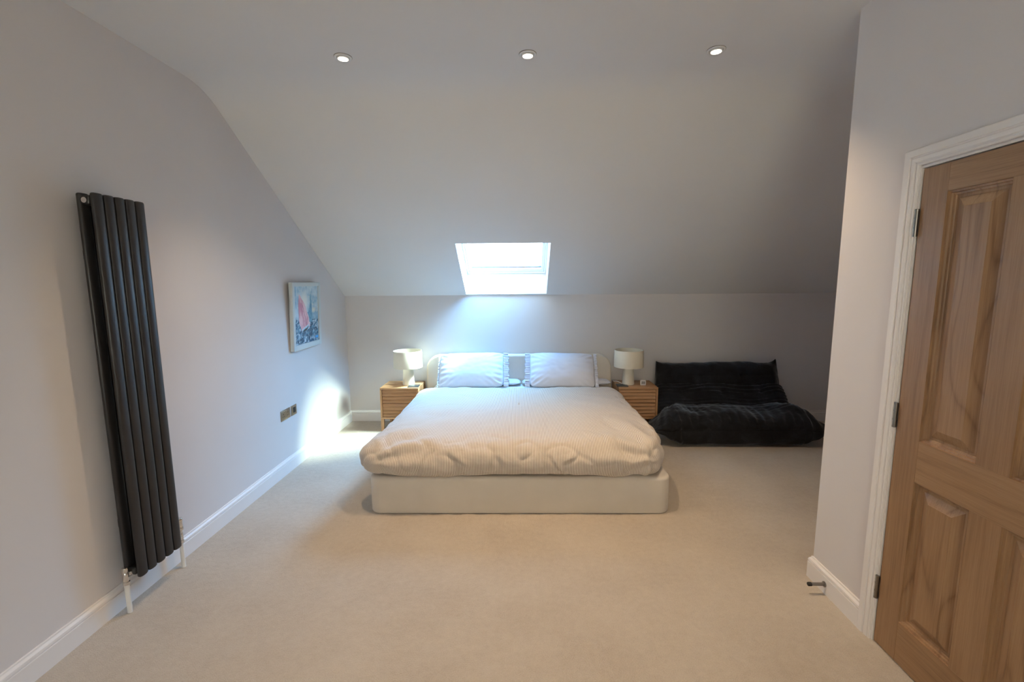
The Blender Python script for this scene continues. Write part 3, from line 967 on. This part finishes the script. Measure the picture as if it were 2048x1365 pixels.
# table lamps
def make_lamp():
    t = thing('table_lamp', '', 'table lamp', (0, 0, 0), 0, 'cream drum shade table lamps')
    bm = bmesh.new()
    lathe(bm, [(.058, 0), (.0625, .003), (.063, .010), (.0615, .03), (.056, .12), (.0525, .175), (.049, .190), (.040, .200), (.018, .204), (.008, .205), (.006, .222), (.0001, .222)], seg=56)
    b = smooth_angle(link('lamp_base', bm, M_stem, t), 50)
    bm = bmesh.new()
    z0, z1 = .192, .372
    lathe(bm, [(.1525, z0), (.1530, z0 + .002), (.1500, z1 - .002), (.1495, z1), (.1480, z1), (.1483, z1 - .003), (.1510, z0 + .003), (.1510, z0)], seg=72, closed=True)
    s = smooth_angle(link('lamp_shade', bm, M_shade, t), 50)
    bm = bmesh.new()
    for z, r in ((z0 + .020, .0012),):
        for k in range(3):
            a = k * 2 * PI / 3; cyl(bm, (.018 * cos(a), .018 * sin(a), z), (.1505 * cos(a), .1505 * sin(a), z), .0015, 8)
    lathe(bm, [(.018, z0 + .018), (.020, z0 + .018), (.020, z0 + .022), (.018, z0 + .022)], seg=24, closed=True)
    link('shade_ring', bm, M_steel, s)
    bm = bmesh.new()
    lathe(bm, [(.010, .222), (.013, .235), (.022, .262), (.028, .282), (.026, .300), (.015, .314), (.0001, .318)], seg=28)
    o = smooth_angle(link('bulb', bm, M_sheet, t), 50); o['label'] = 'unlit white bulb'
    return t
lamp = make_lamp(); lamp.location = (-1.238, 4.752, NSH); lamp['label'] = 'cream drum lamp on the left nightstand, its right half in sunlight'
lamp2 = copy_tree(lamp); lamp2.location = (1.118, 4.752, NSH); lamp2['label'] = 'cream drum lamp on the right nightstand in shade'
# cord of the right lamp
def tube(bm, pts, r, seg=8):
    rings = []
    for i, p in enumerate(pts):
        p = Vector(p); d = (Vector(pts[min(i + 1, len(pts) - 1)]) - Vector(pts[max(i - 1, 0)])).normalized()
        a = d.cross(Vector((0, 0, 1))); a = a.normalized() if a.length > 1e-4 else Vector((1, 0, 0)); b = d.cross(a)
        rings.append([bm.verts.new(p + (a * cos(2 * PI * k / seg) + b * sin(2 * PI * k / seg)) * r) for k in range(seg)])
    for a, b in zip(rings, rings[1:]):
        for k in range(seg): bm.faces.new((a[k], a[(k + 1) % seg], b[(k + 1) % seg], b[k]))
    bm.faces.new(rings[0][::-1]); bm.faces.new(rings[-1])
bm = bmesh.new()
tube(bm, [(-.058, .010, .004), (-.075, .022, .010), (-.095, .040, .020), (-.118, .060, .022), (-.130, .100, .010), (-.130, .150, .004), (-.130, .1900, .004)], .003)
smooth_angle(link('power_cord', bm, mat('white_cord', (.8, .8, .78), .5), lamp2), 60)

# dark square pads
def pad(name, loc, rz, lab):
    bm = bmesh.new(); box(bm, -.058, .058, -.055, .055, 0, .008, .0025, 3)
    o = smooth_angle(link(name, bm, M_pad)); o.location = loc; o.rotation_euler = (0, 0, rz)
    tag(o, lab, 'pad', 'thin dark pads on the nightstands'); return o
M_pad = mat('dark_slate', (.030, .033, .038), .38)
pad('coaster', (-1.163, 4.668, NSH + .0002), .05, 'thin dark square pad on the sunlit left nightstand')
pad('coaster', (1.040, 4.692, NSH + .0002), -.04, 'thin black square pad on the right nightstand beside the duvet')

# small clock
ck = thing('alarm_clock', 'tiny white cube clock on the right nightstand, right of the lamp', 'clock', (1.262, 4.700, NSH + .0002), math.radians(-6))
bm = bmesh.new(); box(bm, -.029, .029, -.014, .016, 0, .056, .008, 4)
smooth_angle(link('case', bm, mat('white_plastic', (.72, .72, .74), .4), ck))
bm = bmesh.new(); box(bm, -.020, .020, -.0152, -.0135, .016, .046, .001, 1)
sc_ = link('display', bm, mat('lcd_grey', (.33, .34, .35), .3), ck); sc_['label'] = 'grey display'
bm = bmesh.new()
for dx in (-.010, .006):
    for (a, b, c, d) in ((0, .008, .040, .042), (0, .008, .030, .032), (0, .008, .020, .022), (.0065, .008, .020, .042)):
        box(bm, dx + a, dx + b, -.0156, -.0150, c, d)
link('display_digits', bm, M_black, sc_)

# ------------------------------------------------------------------ sofa
SX = 2.060
sofa = thing('sofa', 'low dark charcoal velvet sofa with pleated folds against the knee wall', 'sofa', (SX, 4.5, 0))
def loft(name, hw, sec, nx=150, ns=88):
    """sec(u) -> list of ns (y,z) with u in -1..1; x may be shifted by a third value"""
    bm = bmesh.new(); rows = []
    for i in range(nx + 1):
        u = -1 + 2 * i / nx
        uu = math.copysign(1 - (1 - abs(u)) ** 1.25, u)
        rows.append([bm.verts.new(p) for p in sec(uu, ns)])
    for a, b in zip(rows, rows[1:]):
        for k in range(ns): bm.faces.new((a[k], a[(k + 1) % ns], b[(k + 1) % ns], b[k]))
    bm.faces.new(rows[0]); bm.faces.new(rows[-1][::-1])
    return link(name, bm, M_sofa, sofa, smooth=True)
def se(t, n):  # superellipse unit point
    c, s = cos(t), sin(t)
    return math.copysign(abs(c) ** (2 / n), c), math.copysign(abs(s) ** (2 / n), s)
def seat_sec(u, ns):
    out = []
    au = abs(u)
    tp = max(0, (au - .68) / .32)                       # 0 in the body, 1 at the tip
    b = .158 * (1 - tp ** 1.35 * .92)
    a = .330 * (1 - .62 * tp ** 1.5)
    cz = .160
    cy = -.060 - .20 * tp ** 1.2
    for k in range(ns):
        t = 2 * PI * k / ns; ex, ez = se(t, 2.6 if sin(t) > 0 else 5.0)
        y = cy + a * ex; z = cz + b * ez
        x = .825 * u
        if ez > 0:
            crest = math.exp(-((y + .205) / .17) ** 2)
            ends = sstep(.40, .80, au)
            z += (1 - tp) * ez * crest * (-.006 + .046 * ends + .020 * cos(x * 9.5 + .9))
            z -= (1 - tp) * ez * .012 * sstep(-.14, .04, y) * (1 - .5 * ends)
        low = sstep(.0, .17, cz - z)
        x *= 1 - .15 * sstep(-.16, .12, y)
        x *= 1 - .13 * low * tp ** .5
        w = 0
        nz = max(0, ez)
        # short gathers under the crest, pleats running across the hollow
        w += .007 * sin(x * 74 + 7 * noise.noise(Vector((x * 4, y * 4, 1)))) * math.exp(-((z - .262) / .05) ** 2) * (ex < 0)
        w += .009 * sin(y * 120 + 26 * x * 0 + 7 * noise.noise(Vector((x * 2.6, y * 3, 2)))) * sstep(-.20, -.08, y) * nz
        w += .013 * noise.fractal(Vector((x * 4.5, y * 6, z * 8)), 1, 2, 4)
        if tp > 0: w += .011 * sin(au * 52 + z * 10) * (1 - tp) * sstep(0, .3, tp)
        w -= .013 * math.exp(-((z - .172) / .008) ** 2) * (ex < 0)
        w -= .006 * math.exp(-((au - .70) / .014) ** 2) * (ex < .2)
        if z < .09: w *= .35
        y += ex * w; z += ez * w
        out.append((x, y, max(.003, z)))
    return out
loft('seat', .79, seat_sec, 190, 150)
def lumbar_sec(u, ns):
    out = []; au = abs(u); tp = max(0, (au - .80) / .20)
    a = .150 * (1 - .35 * tp ** 2); b = .215 * (1 - .25 * tp ** 2)
    c_, s_ = cos(-.72), sin(-.72)
    for k in range(ns):
        t = 2 * PI * k / ns; ex, ez = se(t, 2.6)
        y0, z0 = a * ex, b * ez
        x = .660 * u
        sag = .030 * (1 - math.cos(x * 9.5 + .9)) * .5
        w = 0
        if ex < .3:
            w += .0085 * sin((z0 + sag) * 165 + 4 * noise.noise(Vector((x * 2.2, z0 * 3, 6)))) * (1 - tp * .4)
            w -= .016 * math.exp(-((z0 + .02) / .09) ** 2)
        w += .010 * noise.fractal(Vector((x * 4, y0 * 6, z0 * 8)), 1, 2, 4)
        for tx in (-.40, 0.0, .40): w -= .016 * math.exp(-((x - tx) / .022) ** 2) * math.exp(-((z0 - .06) / .03) ** 2) * (ex < 0)
        y0 += ex * w; z0 += ez * w
        y = y0 * c_ - z0 * s_; z = y0 * s_ + z0 * c_
        out.append((x, .185 + y, .300 + z))
    return out
loft('lumbar_cushion', .65, lumbar_sec, 150, 130)
def back_sec(u, ns):
    out = []; au = abs(u); tp = max(0, (au - .86) / .14)
    a = .108 * (1 - .75 * tp ** 1.5); b = .150
    for k in range(ns):
        t = 2 * PI * k / ns; ex, ez = se(t, 2.5)
        y0, z0 = a * ex, b * ez
        c_, s_ = cos(-.20), sin(-.20)
        x = .640 * u
        if ez > 0:
            x *= 1 - .012 * ez
            z0 += .038 * (tp ** 2.2) * ez * (1.0 if u > 0 else .45) + .008 * sin(x * 6 + 1) * ez
        else:
            x *= 1 + .02 * abs(ez)
            z0 += .030 * sstep(.62, 1.0, au) * abs(ez)
        w = .009 * noise.fractal(Vector((x * 5, y0 * 6, z0 * 7 + 3)), 1, 2, 4)
        w -= .010 * math.exp(-((z0 - .012) / .007) ** 2) * (ex < 0) * .6
        w -= .010 * (math.exp(-((x + .21) / .018) ** 2) + math.exp(-((x - .21) / .018) ** 2)) * math.exp(-(z0 / .03) ** 2)
        y0 += ex * w; z0 += ez * w
        y = y0 * c_ - z0 * s_; z = y0 * s_ + z0 * c_
        out.append((x, .292 + y, .545 + z))
    return out
loft('backrest', .64, back_sec, 150, 120)

# ------------------------------------------------------------------ light
w = bpy.data.worlds.new('sky'); scene.world = w; w.use_nodes = True
nt = w.node_tree; nt.nodes.clear()
out = nt.nodes.new('ShaderNodeOutputWorld')
tc = nt.nodes.new('ShaderNodeTexCoord')
dp = nt.nodes.new('ShaderNodeVectorMath'); dp.operation = 'DOT_PRODUCT'; dp.inputs[1].default_value = tuple(-SUN)
nt.links.new(tc.outputs['Generated'], dp.inputs[0])
pw = nt.nodes.new('ShaderNodeMath'); pw.operation = 'MAXIMUM'; pw.inputs[1].default_value = 0; nt.links.new(dp.outputs['Value'], pw.inputs[0])
p2 = nt.nodes.new('ShaderNodeMath'); p2.operation = 'POWER'; p2.inputs[1].default_value = HALO_P; nt.links.new(pw.outputs[0], p2.inputs[0])
b1 = nt.nodes.new('ShaderNodeBackground'); b1.inputs['Color'].default_value = (*SKY_C, 1)
b2 = nt.nodes.new('ShaderNodeBackground'); b2.inputs['Color'].default_value = (*HALO_C, 1); nt.links.new(p2.outputs[0], b2.inputs['Strength'])
ad = nt.nodes.new('ShaderNodeAddShader'); nt.links.new(b1.outputs[0], ad.inputs[0]); nt.links.new(b2.outputs[0], ad.inputs[1])
# sky fill added on the side behind the camera, for the rear window
sx = nt.nodes.new('ShaderNodeSeparateXYZ'); nt.links.new(tc.outputs['Generated'], sx.inputs[0])
m3 = nt.nodes.new('ShaderNodeMath'); m3.operation = 'MULTIPLY'; m3.inputs[1].default_value = -1; nt.links.new(sx.outputs['Y'], m3.inputs[0])
m4 = nt.nodes.new('ShaderNodeMath'); m4.operation = 'MAXIMUM'; m4.inputs[1].default_value = 0; nt.links.new(m3.outputs[0], m4.inputs[0])
b3 = nt.nodes.new('ShaderNodeBackground'); b3.inputs['Color'].default_value = (*REAR_FILL_C, 1); nt.links.new(m4.outputs[0], b3.inputs['Strength'])
a2 = nt.nodes.new('ShaderNodeAddShader'); nt.links.new(ad.outputs[0], a2.inputs[0]); nt.links.new(b3.outputs[0], a2.inputs[1])
# white haze low over the horizon
m5 = nt.nodes.new('ShaderNodeMath'); m5.operation = 'ABSOLUTE'; nt.links.new(sx.outputs['Z'], m5.inputs[0])
m6 = nt.nodes.new('ShaderNodeMath'); m6.operation = 'SUBTRACT'; m6.inputs[0].default_value = 1.0; nt.links.new(m5.outputs[0], m6.inputs[1])
m7 = nt.nodes.new('ShaderNodeMath'); m7.operation = 'POWER'; m7.inputs[1].default_value = 5; nt.links.new(m6.outputs[0], m7.inputs[0])
m8 = nt.nodes.new('ShaderNodeMath'); m8.operation = 'MAXIMUM'; m8.inputs[1].default_value = 0; nt.links.new(sx.outputs['Y'], m8.inputs[0])
m9 = nt.nodes.new('ShaderNodeMath'); m9.operation = 'MULTIPLY'; nt.links.new(m7.outputs[0], m9.inputs[0]); nt.links.new(m8.outputs[0], m9.inputs[1])
b4 = nt.nodes.new('ShaderNodeBackground'); b4.inputs['Color'].default_value = (22, 22, 22, 1); nt.links.new(m9.outputs[0], b4.inputs['Strength'])
a3 = nt.nodes.new('ShaderNodeAddShader'); nt.links.new(a2.outputs[0], a3.inputs[0]); nt.links.new(b4.outputs[0], a3.inputs[1])
nt.links.new(a3.outputs[0], out.inputs['Surface'])

sd = bpy.data.lights.new('sun', 'SUN'); sd.energy = 1.0; sd.color = SUN_C; sd.angle = math.radians(21)
so = bpy.data.objects.new('sun', sd); COL.objects.link(so); so.location = (4, 6, 5)
so.rotation_euler = SUN.to_track_quat('-Z', 'Y').to_euler()
# portals guide sky light through the roof window and the added rear window
def portal(name, M, sx, sy):
    l = bpy.data.lights.new(name, 'AREA'); l.shape = 'RECTANGLE'; l.size = sx; l.size_y = sy; l.cycles.is_portal = True
    o = bpy.data.objects.new(name, l); COL.objects.link(o); o.matrix_world = M; return o
c = wp(WS / 2, LS / 2, DEPTH + .02)
portal('skylight_portal', Matrix(((1, UPS.x, NRM.x, c.x), (0, UPS.y, NRM.y, c.y), (0, UPS.z, NRM.z, c.z), (0, 0, 0, 1))), WS, LS)
portal('rear_portal', Matrix.Translation(((RW[0] + RW[1]) / 2, YR - .22, (RW[2] + RW[3]) / 2)) @ Matrix.Rotation(math.radians(-90), 4, 'X'), RW[1] - RW[0], RW[3] - RW[2])

# ------------------------------------------------------------------ camera
pitch, yaw, roll, f = .1318, .025, -.0071, 903.7
cy_, sy_, cp, sp = cos(yaw), sin(yaw), cos(pitch), sin(pitch)
Fv = Vector((-sy_ * cp, cy_ * cp, -sp)); Rv = Vector((cy_, sy_, 0)); Uv = Rv.cross(Fv)
R2 = Rv * cos(roll) + Uv * sin(roll); U2 = -Rv * sin(roll) + Uv * cos(roll)
cd = bpy.data.cameras.new('camera'); cam = bpy.data.objects.new('camera', cd); COL.objects.link(cam)
cam.matrix_world = Matrix(((R2.x, U2.x, -Fv.x, 0), (R2.y, U2.y, -Fv.y, 0), (R2.z, U2.z, -Fv.z, 1.57), (0, 0, 0, 1)))
cd.sensor_width = 36; cd.lens = f / 2048 * 36; cd.clip_start = .05; cd.clip_end = 100
scene.camera = cam

vs = scene.view_settings
vs.view_transform = 'Standard'; vs.look = 'None'; vs.exposure = EXPOSURE; vs.gamma = 1.0; vs.use_curve_mapping = False
scene.cycles.use_denoising = True
scene.cycles.max_bounces = 12; scene.cycles.diffuse_bounces = 8
scene.cycles.sample_clamp_indirect = 12
